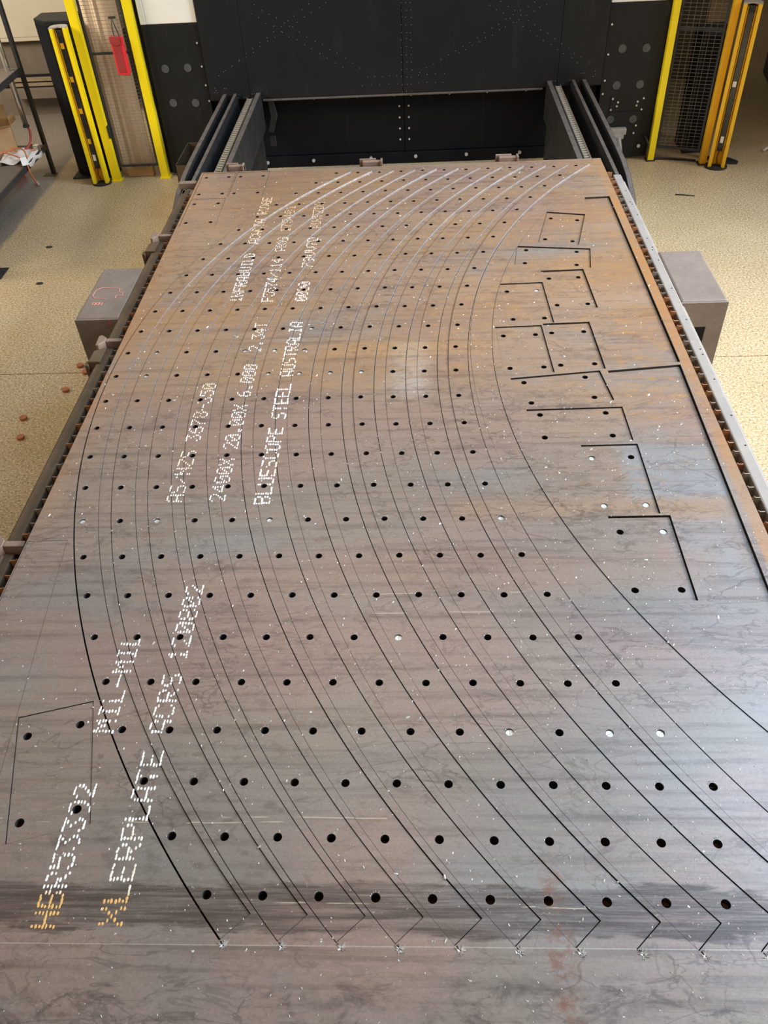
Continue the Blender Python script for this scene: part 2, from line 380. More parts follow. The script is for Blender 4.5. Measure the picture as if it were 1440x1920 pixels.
# ------------------------------------------------------------------ the steel plate and everything cut from it
ZT, TH = .85, .020
PX0, PX1, PY0, PY1 = -1.3165, 1.0835, -1.016, 4.9842
CX, CY, RR, T0, DT, DX, DY = 1.917806, 2.792416, 3.186357, -.706603, .0547034, .1280485, -.0014616
ORD = ['first', 'second', 'third', 'fourth', 'fifth', 'sixth', 'seventh', 'eighth', 'ninth', 'tenth', 'eleventh', 'twelfth', 'thirteenth',
       'fourteenth', 'fifteenth', 'sixteenth', 'seventeenth']
HR = .0108
TE = .7385
def arc(cx, cy, r, a, b, n): return [(cx - r * math.cos(a + (b - a) * i / n), cy + r * math.sin(a + (b - a) * i / n)) for i in range(n + 1)]
def strip_poly(i, ro, ri, te, n=88):
    cx, cy = CX + i * DX, CY + i * DY
    return arc(cx, cy, ro, -te, te, n) + arc(cx, cy, ri, te, -te, n)
pieces = []   # (polygon, object, z function) for paint and chips
slots = []
strips = []
for i in range(12):
    slots.append(strip_poly(i, RR + .0305, RR - .0530, TE + .0004))
    ro, ri = RR + .0285, RR - .0512
    if i == 0: ro = RR + .0262
    poly = strip_poly(i, ro, ri, TE - .0002)
    sx = 0.0 if i < 4 else -.0009
    hc = [(CX + i * DX - RR * math.cos(T0 + DT * k), CY + i * DY + RR * math.sin(T0 + DT * k)) for k in range(27)]
    b = sheet(poly, [circ(x, y, HR, 18) for x, y in hc], ZT - TH, ZT)
    zn, zf = (-.0030 - .001 * math.sin(i * 2.1), .0062 + .0015 * math.sin(i * 1.7 + 1))
    if i == 0: zn = -.0045
    za = lambda y, zn=zn, zf=zf: zn + (zf - zn) * (y - .4) / 4.5
    b.v = [(x + sx, y, z + za(y)) for x, y, z in b.v]
    o = link('curved_strip', mesh_raw(b, 'curved_strip', [M_PLATE, M_CUT, M_OXIDE]))
    pos = 'leftmost' if i == 0 else ('rightmost' if i == 11 else ORD[i] + ' from the left')
    tag(o, 'curved drilled steel strip, %s of the twelve' % pos, 'steel strip', 'curved strips cut from the plate')
    strips.append((o, hc)); pieces.append(([(x + sx, y) for x, y in poly], o, za))

# undrilled curved strip on the right
def thirteen(k, yt_o=(.932, 4.763), yt_i=(.996, 4.71)):
    co, ro = (3.073, 2.853), 2.868 + k; ci, rI = (3.136, 2.842), 2.840 - k
    ao = math.asin((4.763 - co[1] + k) / ro); bo = -math.asin((co[1] - .93 + k) / ro)
    ai = math.asin((4.71 - ci[1] + k) / rI); bi = -math.asin((ci[1] - 1.00 + k) / rI)
    return arc(co[0], co[1], ro, bo, ao, 70) + arc(ci[0], ci[1], rI, ai, bi, 70)
slots.append(thirteen(.001)); poly = thirteen(-.0006)
b = sheet(poly, [], ZT - TH, ZT); za = lambda y: -.001 - .0018 * (3 - y) / 2
b.v = [(x - .0004, y, z + za(y)) for x, y, z in b.v]
o = link('curved_strip', mesh_raw(b, 'curved_strip', [M_PLATE, M_CUT, M_OXIDE]))
tag(o, 'curved steel strip without holes, beside the small four-hole plates', 'steel strip', 'curved strips cut from the plate'); pieces.append((poly, o, za))

# small four-hole plates, 200 x 360 mm
PWX, PWY = .200, .360
def rectloop(w, h, cx, cy, a):
    c, s = math.cos(a), math.sin(a)
    return [(cx + x * c - y * s, cy + x * s + y * c) for x, y in ((-w / 2, -h / 2), (w / 2, -h / 2), (w / 2, h / 2), (-w / 2, h / 2))]
HOF = [(-.0715, -.132), (.0655, -.132), (.0655, .114), (-.0715, .114)]
bsm = sheet(rectloop(PWX - .003, PWY - .003, 0, 0, 0), [circ(x, y, .0115, 20) for x, y in HOF], -TH, 0)
MESH_SMALL = mesh_raw(bsm, 'four_hole_plate', [M_PLATE, M_OXIDE, M_OXIDE])
# centre x, y, angle, drop
SMALL = [
 (.737, 4.067, -13.6, .006, 'small four-hole steel plate nearest the far right corner, turned clockwise'),
 (.650, 3.753, -90 - 8.2, .006, 'small four-hole steel plate lying crosswise, farthest of the three crosswise ones'),
 (.681, 3.435, 1.6, .007, 'small four-hole steel plate below the farthest crosswise plate, in the right column'),
 (.4745, 3.320, 1.5, .005, 'small four-hole steel plate beside the undrilled strip, farther of the left pair'),
 (.4275, 2.940, 1.7, .005, 'small four-hole steel plate beside the undrilled strip, nearer of the left pair'),
 (.6345, 2.957, 1.5, .007, 'small four-hole steel plate just beyond the middle crosswise plate, against the tapered plate'),
 (.545, 2.648, -90 + 6.3, .006, 'small four-hole steel plate lying crosswise, middle of the three crosswise ones'),
 (.578, 2.4205, -90 + .8, .005, 'small four-hole steel plate lying crosswise, nearest of the three crosswise ones'),
 (.6705, 2.119, .4, .0055, 'small four-hole steel plate with bright slugs in three of its holes'),
 (.701, 1.750, -.1, .0075, 'small four-hole steel plate nearest the viewer on the right side'),
 (-.9635, 1.036, 14.8, .0022, 'small four-hole steel plate alone at the near left beside the white lettering'),
 (-1.2035, 4.792, .3, .0012, 'small four-hole steel plate in the far left corner of the sheet'),
 (-.9960, 4.790, 0, .0012, 'small four-hole steel plate second from the left along the far edge'),
 (-1.2035, 4.412, .2, .0012, 'small four-hole steel plate at the left edge, below the far left corner plate')]
for (cx, cy, a, dz, lab) in SMALL:
    ra = math.radians(a)
    slots.append(rectloop(PWX + (.0012 if dz > .003 else .0004), PWY + (.0012 if dz > .003 else .0004), cx, cy, ra))
    o = link('four_hole_plate', MESH_SMALL); o.location = (cx - (.0006 if dz > .003 else 0), cy - (.0006 if dz > .003 else 0), ZT - dz); o.rotation_euler = (.0015 if cx > 0 else 0, 0, ra)
    tag(o, lab, 'steel plate', 'small four-hole plates'); pieces.append((rectloop(PWX - .003, PWY - .003, cx, cy, ra), o, lambda y, dz=dz: -dz))
def small_hole(j, q):
    cx, cy, a, dz, _ = SMALL[j]; c, s = math.cos(math.radians(a)), math.sin(math.radians(a)); x, y = HOF[q]
    return cx + x * c - y * s, cy + x * s + y * c, dz

# long tapered offcuts
def inset(poly, k):
    n = len(poly); out = []
    for i in range(n):
        p0, p1, p2 = Vector(poly[i - 1]), Vector(poly[i]), Vector(poly[(i + 1) % n])
        d1, d2 = (p1 - p0).normalized(), (p2 - p1).normalized(); n1, n2 = Vector((-d1.y, d1.x)), Vector((-d2.y, d2.x))
        bis = (n1 + n2); out.append(tuple(p1 + bis * (k / max(.2, bis.dot(n1)))))
    return out
TAPER = [([(.742, 2.806), (1.0415, 2.814), (1.0415, 4.4380), (.9068, 4.4325)], .0095, (-.0045, -.001), 'long tapered steel plate beside the right rim, far one of the two'),
         ([(.8755, 1.172), (1.0105, 1.172), (1.0380, 2.7955), (.7440, 2.7645)], .0095, (-.0045, -.001), 'long tapered steel plate beside the right rim, near one of the two'),
         ([(-1.3125, .225), (-1.0135, .225), (-1.1790, 1.8570), (-1.3125, 1.8550)], .0012, (0, 0), 'long tapered steel plate at the left edge, running out of the near end')]
for poly, dz, sh, lab in TAPER:
    slots.append(poly); big = dz > .005
    pp = inset(poly, .0006)
    if big:   # slid clear of the right wall
        pp = [(x + (sh[0] if x > .95 and y > 1.2 else .0), y + sh[1]) for x, y in pp]
    b = sheet(pp, [], ZT - TH - dz, ZT - dz)
    o = link('tapered_plate', mesh_raw(b, 'tapered_plate', [M_PLATE, M_OXIDE, M_OXIDE])); tag(o, lab, 'steel plate', 'long tapered plates')
    pieces.append((pp, o, lambda y, dz=dz: -dz))

# lead-in cuts at the strip tips: short open slits
for i in range(12):
    cx, cy = CX + i * DX, CY + i * DY; a = -TE
    x0, y0 = cx - (RR + .0285) * math.cos(a), cy + (RR + .0285) * math.sin(a)
    dx, dy = .010, -.011; nx, ny = .0008, .0007
    sx0, sy0 = x0 + .0022, y0 - .0030
    slots.append([(sx0 - nx, sy0 - ny), (sx0 + dx * .9 - nx, sy0 + dy * .9 - ny), (sx0 + dx * .9 + nx, sy0 + dy * .9 + ny), (sx0 + nx, sy0 + ny)])
b = sheet([(PX0, PY0), (PX1, PY0), (PX1, PY1), (PX0, PY1)], slots, ZT - TH, ZT)
plate = link('steel_plate', mesh_raw(b, 'steel_plate', [M_PLATE, M_RIM, M_OXIDE]))
tag(plate, 'large rust-streaked steel plate on the cutting table, the skeleton left around the cut parts', 'steel plate')
PLPOLY = [(PX0, PY0), (PX1, PY0), (PX1, PY1), (PX0, PY1)]
boxes = [(min(p[0] for p in q[0]), max(p[0] for p in q[0]), min(p[1] for p in q[0]), max(p[1] for p in q[0])) for q in pieces]
def owner(x, y):
    for (poly, o, zf), bb in zip(pieces, boxes):
        if bb[0] <= x <= bb[1] and bb[2] <= y <= bb[3] and pip(x, y, poly): return o, ZT + zf(y)
    return plate, ZT
allholes = [h for _, hc in strips for h in hc] + [small_hole(j, q)[:2] for j in range(len(SMALL)) for q in range(4)]
hgrid = {}
for h in allholes: hgrid.setdefault((int(h[0] // .1), int(h[1] // .1)), []).append(h)
def near_hole(x, y, r):
    gx, gy = int(x // .1), int(y // .1)
    return any((x - h[0]) ** 2 + (y - h[1]) ** 2 < r * r for a in (-1, 0, 1) for c in (-1, 0, 1) for h in hgrid.get((gx + a, gy + c), ()))

# dot-matrix lettering
FONT = {'0': '3E5149453E', '1': '00427F4000', '2': '4261514946', '3': '2141454B31', '4': '1814127F10', '5': '2745454539', '6': '3C4A494930', '7': '0171090503',
 '8': '3649494936', '9': '064949291E', 'A': '7E1111117E', 'B': '7F49494936', 'C': '3E41414122', 'D': '7F4141221C', 'E': '7F49494941', 'F': '7F09090901', 'G': '3E4149497A',
 'H': '7F0808087F', 'I': '00417F4100', 'K': '7F08142241', 'L': '7F40404040', 'M': '7F020C027F', 'N': '7F0408107F', 'O': '3E4141413E', 'P': '7F09090906', 'R': '7F09192946',
 'S': '4649494931', 'T': '01017F0101', 'U': '3F4040403F', 'V': '1F2040201F', 'X': '6314081463', 'Y': '0708700807', 'Z': '6151494543', '-': '0808080808', '/': '2010080402', '.': '0060600000', ' ': '0000000000'}
TEXT = [('HBR53392', 0, .648, .992, 1), ('MIL-MIL', 0, 1.138, 1.464, 1), ('XLERPLATE', 1, .655, 1.082, 1), ('ACRS', 1, 1.136, 1.322, 1), ('120802', 1, 1.369, 1.655, 1),
        ('AS/NZS 3678-350', 0, 2.033, 2.74, 1), ('2400X 20.00X 6.000  2.34T', 1, 2.034, 3.2, 1), ('BLUESCOPE STEEL AUSTRALIA', 2, 2.016, 3.202, 1.25),
        ('INFRABUILD  ACACIA RIDGE', 0, 3.398, 4.582, 1.15), ('F5574/114', 1, 3.388, 3.813, 1.1), ('AKG 178401', 1, 3.90, 4.442, .9), ('0000', 2, 3.386, 3.568, 1.25), ('79VV7D', 2, 3.715, 4.048, 1.15), ('ADVFZDA', 2, 4.152, 4.48, .8)]
TOPX = (-.886, -.736, -.578); HT = .0505
ink = {}
for (t, row, y0, y1, fat) in TEXT:
    pitch = (y1 - y0) / (len(t) - 1 / 6.)
    for ci, ch in enumerate(t):
        colb = bytes.fromhex(FONT[ch])
        for c in range(5):
            for r in range(7):
                if colb[c] >> r & 1:
                    x = TOPX[row] + HT * r / 6 + random.gauss(0, .0006); y = y0 + ci * pitch + (c + .4) * pitch / 6 + random.gauss(0, .0008)
                    if near_hole(x, y, .0135) or random.random() < .03: continue
                    o, z = owner(x, y)
                    ink.setdefault(o.name, (o, []))[1].append((x, y, z, fat))
DOT = [(math.cos(2 * PI * j / 8), math.sin(2 * PI * j / 8)) for j in range(8)]
for o, pts in ink.values():
    b = MB(); inv = o.matrix_world.inverted() if o.parent else (Matrix.Translation(o.location) @ o.rotation_euler.to_matrix().to_4x4()).inverted()
    for x, y, z, fat in pts:
        rx, ry = .0030 * fat * random.uniform(.75, 1.2), .0052 * random.uniform(.7, 1.25)
        vs = [inv @ Vector((x + rx * a, y + ry * c, z + .0003)) for a, c in DOT] + [inv @ Vector((x + rx * .6 * a, y + ry * .6 * c, z + .0008)) for a, c in DOT]
        b.add(vs, [(j, (j + 1) % 8, 8 + (j + 1) % 8, 8 + j) for j in range(8)] + [tuple(range(8, 16))])
    stuff(b.build('painted_lettering', M_PAINT, o))

# pierce spatter at the strip tips, dross hairs around the near holes
for i in range(12):
    cx, cy = CX + i * DX, CY + i * DY; a = -TE
    x0, y0 = cx - (RR + .0285) * math.cos(a) + .011, cy + (RR + .0285) * math.sin(a) - .013
    b = MB()
    for q in range(34):
        an = random.uniform(0, 2 * PI); r0 = random.uniform(.001, .006); r1 = r0 + random.uniform(.002, .011) * (1.4 if math.sin(an) > 0 else .7)
        d = Vector((math.cos(an), math.sin(an), 0)); n = Vector((-d.y, d.x, 0)) * random.uniform(.0004, .0011)
        p = Vector((x0, y0, ZT + .0001)); b.add([p + d * r0 - n, p + d * r0 + n, p + d * r1, p + d * (r0 + r1) / 2 + Vector((0, 0, .0018))], [(0, 1, 3), (1, 2, 3), (2, 0, 3), (0, 2, 1)])
    b.build('pierce_spatter', M_DROSS, plate)
for i, (o, hc) in enumerate(strips):
    b = MB()
    for kk, (x, y) in enumerate(hc):
        if random.random() < .15: continue
        _, z = owner(x + HR + .004, y)
        for q in range(random.randint(2, 9) if kk < 10 else random.randint(1, 3)):
            an = random.gauss(PI / 2 + .2, .7); d = Vector((math.cos(an), math.sin(an), 0)); n = Vector((-d.y, d.x, 0)) * random.uniform(.0003, .0007)
            l = random.uniform(.002, .008); p = Vector((x, y, z + .0001)) + d * (HR + .0006)
            b.add([p - n, p + n, p + d * l, p + d * l * .4 + Vector((0, 0, .0012))], [(0, 1, 3), (1, 2, 3), (2, 0, 3), (0, 2, 1)])
        b.prism(circ(x, y, HR + .0012, 18), z, z + .0001) if False else None
    stuff(b.build('hole_dross', M_DROSS, o))

# slugs still sitting in their holes
sm = MB()
for s in (-1, 1):
    half = [(.0102 * math.cos(a), s * (.0005 + .0102 * math.sin(a))) for a in [PI * j / 10 for j in range(11)]]
    sm.prism(half, -.006, 0)
sm.prism(circ(0, 0, .0098, 16), -.010, -.004)
SLUG = sm.mesh('hole_slug', M_SLUG)
for (i, k) in ((7, 5), (8, 3), (10, 3), (11, 3), (0, 8), (2, 8), (5, 8), (11, 8), (1, 14), (4, 14), (5, 14), (6, 14), (1, 13), (5, 13), (6, 13), (7, 13), (8, 13), (6, 15)):
    x, y = strips[i][1][k]; o = link('hole_slug', SLUG); o.location = (x, y, ZT - .004 + pieces[i][2](y)); o.rotation_euler = (random.gauss(0, .05), random.gauss(0, .05), 1.5 + random.gauss(0, .5))
    tag(o, 'bright slug in %s hole from the near end, %s drilled strip from left' % (ORD[k], ORD[i]), 'metal slug', 'slugs left in the holes')
for (j, q, w) in ((8, 3, 'far left'), (8, 0, 'near left'), (8, 1, 'near right'), (9, 2, 'far right'), (3, 2, 'far right')):
    x, y, dz = small_hole(j, q); o = link('hole_slug', SLUG); o.location = (x, y, ZT - dz - .003); o.rotation_euler = (random.gauss(0, .05), random.gauss(0, .05), random.uniform(0, 3))
    tag(o, 'bright slug in the %s hole of the %s' % (w, {8: 'second nearest four-hole plate on the right', 9: 'nearest four-hole plate on the right', 3: 'farther left-column four-hole plate'}[j]), 'metal slug', 'slugs left in the holes')

# slag chips scattered on the sheet
b = MB()
def chip(x, y, z, s):
    e = random.uniform(0, PI); c, q = math.cos(e), math.sin(e); L, w, h = s, s * random.uniform(.35, .7), s * random.uniform(.2, .5)
    vs = [(-L, -w, 0), (L * random.uniform(.6, 1), -w * .6, 0), (L * .8, w, 0), (-L * .7, w * random.uniform(.5, 1), 0), (random.uniform(-.3, .3) * L, 0, h), (L * .9, w * .2, h * 1.3)]
    vs = [(x + a * c - d * q, y + a * q + d * c, z + g) for a, d, g in vs]
    b.add(vs, [(0, 1, 5, 4), (1, 2, 5), (2, 3, 4, 5), (3, 0, 4), (3, 2, 1, 0)])
def scatter(n, x0, x1, y0, y1, s0, s1):
    for _ in range(n):
        x, y = random.uniform(x0, x1), random.uniform(y0, y1)
        if near_hole(x, y, .013): continue
        _, z = owner(x, y); chip(x, y, z + .0002, random.uniform(s0, s1) * (1 if random.random() > .07 else 1.9))
scatter(1700, PX0 + .01, PX1 - .01, .3, PY1 - .02, .0013, .0036)
scatter(1500, PX0 + .01, PX1 - .01, .3, 2.6, .0007, .0019)
scatter(420, .25, .75, 1.3, 2.6, .0006, .0015)
scatter(260, .3, PX1 - .05, .6, 1.7, .0008, .0024)
scatter(120, -.3, .5, 2.9, 3.4, .0010, .0028)
o = b.build('slag_chips', M_DROSS); stuff(o); tag(o, 'bright crumbs of slag scattered all over the cut steel plate', 'slag')

# ------------------------------------------------------------------ the cutting table
table = thing('cutting_table', 'heavy steel cutting table with rusty toothed slats under the plate', 'table', (0, 0, 0))
TC = -.1165
SX0, SX1 = TC - 1.257, TC + 1.257
def slat_mesh(ph, top, name, mat):
    # toothed strip running across the bed
    pts = []; x = SX0; pit = .066; n = int((SX1 - SX0) / pit)
    up = []
    up.append((SX0, top - .012))
    for q in range(n):
        xa = SX0 + .004 + q * pit + ph
        for dx, dz in ((0, -.03), (.012, -.012), (.022, 0.), (.028, -.002), (.038, -.030)):
            if SX0 + .062 < xa + dx < SX1 - .062: up.append((xa + dx, top + dz))
    for e, sg in ((SX1, -1), (SX0, 1)): up += [(e + sg * .060, top - .002), (e + sg * .052, top), (e + sg * .036, top - .030 + ph * .1), (e + sg * .024, top - .006), (e + sg * .018, top - .012), (e + sg * .001, top - .012)]
    up = sorted(up, key=lambda t: t[0])
    b2 = MB(); m = len(up); y0, y1 = -.002, .002; zb = top - .13
    vs = []
    for (x, z) in up: vs += [(x, y0, z), (x, y1, z), (x, y0, zb), (x, y1, zb)]
    fs = []
    for q in range(m - 1):
        a, c = q * 4, q * 4 + 4
        fs += [(a, a + 2, c + 2, c), (a + 1, c + 1, c + 3, a + 3), (a, c, c + 1, a + 1), (a + 2, a + 3, c + 3, c + 2)]
    fs += [(0, 1, 3, 2), ((m - 1) * 4, (m - 1) * 4 + 2, (m - 1) * 4 + 3, (m - 1) * 4 + 1)]
    b2.add(vs, fs); return b2.mesh(name, mat)
SL = [slat_mesh(0, ZT - TH - .011, 'slat', M_SLAT), slat_mesh(.02, ZT - TH - .011, 'slat', M_SLATG), slat_mesh(.033, ZT - TH - .022, 'slat', M_SLAT), slat_mesh(.05, ZT - TH - .022, 'slat', M_SLATG)]
y = 3.279 + .1225 * 13
j = 0
while y > .2:
    o = link('slat', SL[(j * 7 // 3) % 2], table); o.location = (0, y, 0)
    o = link('slat', SL[2 + (j * 5 // 2) % 2], table); o.location = (0, y - .058, 0)
    y -= .1225; j += 1
MB().box((SX0 - .03, -1.1, .30), (SX1 + .03, PY1 - .02, .34)).build('tray', M_SHADE, table)  # coloured near-black so the cut holes look as dark as deep shade
for s in (-1, 1):
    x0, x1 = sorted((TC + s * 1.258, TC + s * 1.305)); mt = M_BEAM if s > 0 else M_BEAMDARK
    MB().box((x0, -1.1, .58), (x1, 4.86, .80)).build('side_beam', mt, table, .006)
    f0, f1 = sorted((TC + s * 1.3055, TC + s * 1.319)); MB().box((f0, -1.1, .56), (f1, 4.80, .782)).build('beam_flange', mt, table, .003)
    xa, xb = sorted((TC + s * 1.3055, TC + s * 1.516))
    # outrigger box: open-ended square tube with a window in the near face
    bx = MB(); Yn, Yf, zb, zt = 3.365, 3.875, .36, .80
    o = MB().box((xa, Yn + .012, zb), (xb, Yf, zt)).build('support_box', M_BOX, table, .010)
    wx0, wx1 = xa + .035, xb - .076
    if s < 0: wx0, wx1 = xa + .076, xb - .035
    q = MB()
    q.box((xa, Yn, zb), (wx0, Yn + .012, zt - .004)); q.box((wx1, Yn, zb), (xb, Yn + .012, zt - .004)); q.box((wx0, Yn, .672), (wx1, Yn + .012, zt - .004)); q.box((wx0, Yn, zb), (wx1, Yn + .012, .50))
    q.build('face_plate', M_BOX, o)
    MB().box((wx0, Yn + .009, .50), (wx1, Yn + .0121, .672)).build('window_dark_sheet', M_SHADE, o)  # near-black sheet painted in place of the shade inside the opening
    if s < 0:
        def chalk(pts, name, mat, w=.0035, z=.8012):
            g = MB()
            for (a, c) in zip(pts[:-1], pts[1:]): g.bar((a[0], a[1], z), (c[0], c[1], z), w, .0012)
            return g.build(name, mat, o)
        chalk([(-1.5347, 3.5559), (-1.594, 3.5674), (-1.6083, 3.5928), (-1.6061, 3.6465), (-1.5825, 3.6678), (-1.4886, 3.6562), (-1.484, 3.6226), (-1.4648, 3.6132), (-1.4583, 3.5963), (-1.4604, 3.5882), (-1.4893, 3.5875), (-1.4879, 3.5589)], 'chalk_outline', M_CHALK, .0026)
        for dx in (0, .018, .034):
            chalk([(-1.587 + dx, 3.500), (-1.585 + dx, 3.523), (-1.572 + dx, 3.518), (-1.574 + dx, 3.498), (-1.585 + dx, 3.508)], 'chalk_mark', M_CHALK, .0022)
        g = MB(); g.bar((-1.4668, Yn - .0008, .796), (-1.4694, Yn - .0008, .786), .004, .001, (0, 1, 0)); g.bar((-1.4694, Yn - .0008, .786), (-1.4689, Yn - .0008, .762), .004, .001, (0, 1, 0)); g.build('red_mark', M_REDPAINT, o)
MB().box((SX0, 4.875, .58), (SX1, 4.93, .79)).build('end_beam', M_BEAMDARK, table, .005)
# bolt holes along the right beam: near-black discs for the shade in them
hb = MB()
for yy in (4.62, 4.47, 4.44, 4.30, 4.02, 3.92, 3.89, 3.78, 3.5, 3.22, 2.98, 2.94, 2.76, 2.52, 2.34):
    hb.cyl((TC + 1.290 - (.006 if int(yy * 100) % 2 else 0), yy, .796), (TC + 1.290 - (.006 if int(yy * 100) % 2 else 0), yy, .8006), .004, 10)
stuff(hb.build('bolt_holes', M_SHADE, table))
# plate stops on the left side and along the far end
def stop(x, y):
    st = MB(); st.box((-1.405, y - .010, .79), (-1.335, y + .016, .832)); st.prism([(-1.405, y - .012), (-1.405, y + .016), (-1.432, y + .040), (-1.445, y + .030), (-1.440, y - .045), (-1.428, y - .045)], .79, .836)
    o = st.build('plate_stop', M_BRACK, table, .003)
    st = MB(); st.prism([(-1.452, y - .14), (-1.452, y - .055), (-1.435, y - .035), (-1.40, y - .03), (-1.40, y - .14)], .70, .812); st.box((-1.47, y - .150, .68), (-1.452, y - .115, .80)); st.build('stop_block', M_BEAMDARK, o, .004)
for yy in (4.175, 3.125, 1.86): stop(0, yy)
st = MB(); st.box((-1.44, 4.865, .80), (-1.335, 4.905, .836)); st.box((-1.42, 4.80, .74), (-1.40, 4.87, .80)); st.box((-1.37, 4.79, .70), (-1.35, 4.86, .80)); st.build('plate_stop', M_BRACK, table, .003)
for (xa, xb, yy) in ((-1.155, -1.06, 5.02), (-.335, -.215, 5.01), (.485, .60, 5.0)):
    st = MB(); st.box((xa, yy - .012, .79), (xb, yy + .02, .872)); st.box((xa - .02, yy + .02, .79), (xb - .04, yy + .035, .877)); st.box((xb - .012, yy - .02, .79), (xb, yy + .03, .878)); st.build('end_stop', M_BRACK, table, .002)

# ------------------------------------------------------------------ guide rails and drive chains
def rails(s, label):
    t = thing('guide_rail', label, 'rail', (0, 0, 0)); X = lambda a: TC + s * a
    def vbar(xc, w, z0, z1, ya, yb, name, topm=True):
        o = MB().box((X(xc) - w / 2, ya, z0), (X(xc) + w / 2, yb, z1)).build(name, M_RAIL, t, .004)
        if topm: MB().box((X(xc) - w / 2 + .003, ya + .002, z1), (X(xc) + w / 2 - .003, yb - .002, z1 + .003)).build('wear_strip', M_RAILTOP, o)
        return o
    vbar(1.183, .040, .36, .648, 4.9, 7.19, 'inner_rail')
    vbar(1.375, .028, .40, .648, 4.8, 7.19, 'middle_rail')
    # outer rail, turned down at the near end
    path = [(7.19, .648), (5.75, .648), (5.5, .640), (5.3, .615), (5.12, .56), (4.98, .48), (4.90, .38)]
    for nm, mt, hh, off in (('outer_rail', M_RAIL, .09, 0), ('wear_strip', M_RAILTOP, .004, .002)):
        vs = []; fs = []; w = .017 if nm == 'outer_rail' else .014; xc = X(1.462)
        for (yy, zz) in path:
            for dx, dz in ((-w, off - hh), (w, off - hh), (w, off), (-w, off)): vs.append((xc + dx, yy, zz + dz))
        for q in range(len(path) - 1):
            for r in range(4): fs.append((q * 4 + r, q * 4 + (r + 1) % 4, q * 4 + 4 + (r + 1) % 4, q * 4 + 4 + r))
        fs += [(0, 1, 2, 3), tuple(range(len(path) * 4 - 1, len(path) * 4 - 5, -1))]
        ob = MB().add(vs, fs).build(nm, mt, orail if nm == 'wear_strip' else t); orail = ob
    ch = MB().box((X(1.245) - .019, 4.95, .585), (X(1.245) + .019, 7.17, .612)).build('drive_chain', M_CHAIN, t)
    lk = MB(); lk.cyl((-.020, 0, 0), (.020, 0, 0), .0085, 8); lk.box((-.024, -.016, -.011), (-.019, .016, .012)); lk.box((.019, -.016, -.011), (.024, .016, .012)); lkm = lk.mesh('chain_link', M_PIN)
    for q in range(50):
        o = link('chain_link', lkm, ch); o.location = (X(1.245), 5.02 + q * .0425, .622)
    MB().box((X(1.28) - .06, 4.95, .36), (X(1.28) + .06, 7.19, .375)).build('rail_web', M_RAIL, t)
    for yy in (5.75, 6.35):
        MB().box((X(1.315) - .03, yy, .50), (X(1.315) + .03, yy + .012, .506)).build('cross_tie', M_BRACK, t)
    for yy in (5.3, 7.0):
        MB().box((X(1.28) - .10, yy, 0), (X(1.28) + .10, yy + .10, .36)).build('foot', M_RAIL, t)
    return t
rails(-1, 'dark guide rails with drive chain left of the table, running into the machine')
rails(1, 'dark guide rails with drive chain right of the table, running into the machine')

# ------------------------------------------------------------------ the machine enclosure
YW = 7.2
mach = thing('laser_machine', 'black laser cutting machine enclosure with bolted panels behind the table', 'machine', (0, YW, 0))
def mp(name, a, c, mat, bev=.004, parent=None):
    o = MB().box((a[0], a[1] - YW, a[2]), (c[0], c[1] - YW, c[2])).build(name, mat, parent or mach, bev); return o
mp('side_panel', (-2.157, YW, .02), (-1.708, YW + .03, 1.168), M_BLACK)
mp('side_panel', (1.490, YW, .02), (1.966, YW + .03, 1.172), M_BLACK)
mp('corner_post', (-2.185, YW + .01, .02), (-2.158, YW + .09, 2.4), M_BLACKD)
mp('corner_post', (1.967, YW + .02, .02), (2.0, YW + .12, 2.4), M_BROWN)
mp('upper_window', (-2.110, YW + .002, 1.170), (-1.708, YW + .03, 2.3), M_WHITE)
mp('window_frame', (-2.157, YW - .001, 1.170), (-2.111, YW + .03, 2.3), M_WHITE)
mp('upper_window', (1.492, YW + .002, 1.174), (1.966, YW + .03, 2.3), M_WHITE)
mp('body', (-2.157, YW + .46, .02), (1.966, YW + 2.4, 2.4), M_BLACKD)
for (a, c) in ((-1.704, -1.37), (-1.368, -.113), (-.109, 1.13), (1.132, 1.486)):
    mp('door_panel', (a, YW - .020, .602 if -1.3 < a < 1.1 and abs(a + .5) < 1.2 else .602), (c, YW + .03, 2.3), M_BLACK, .003)
mp('door_lip', (-1.27, YW - .030, .586), (1.02, YW - .005, .600), M_RAILTOP, .003)
for (a, c) in ((-1.704, -.113), (-.109, 1.486)):
    mp('lower_panel', (a, YW + .10, .10), (c, YW + .13, .60), M_BLACKD, .003)
mp('sill_panel', (-1.704, YW + .085, .0), (1.486, YW + .13, .096), M_BLACKD, .004)
mp('bay_ceiling', (-1.704, YW + .03, .60), (1.486, YW + .46, .63), M_BLACKD, 0)
for (a, c) in ((-.60, -.597), (.55, .553)): mp('panel_seam', (a, YW + .098, .12), (c, YW + .101, .58), M_RAIL, 0)
# grey caps
cap = MB().cyl((0, 0, 0), (0, -.004, 0), .031, 24).mesh('bolt_cap', M_CAP)
for (x, z) in ((-2.032, .853), (-1.848, .853), (-2.025, .594), (-1.838, .587), (1.6215, .8563), (1.8085, .8527), (1.616, .589), (1.803, .590), (1.6025, .3274), (1.791, .3245)):
    o = link('bolt_cap', cap, mach); o.location = (x, -.0005, z)
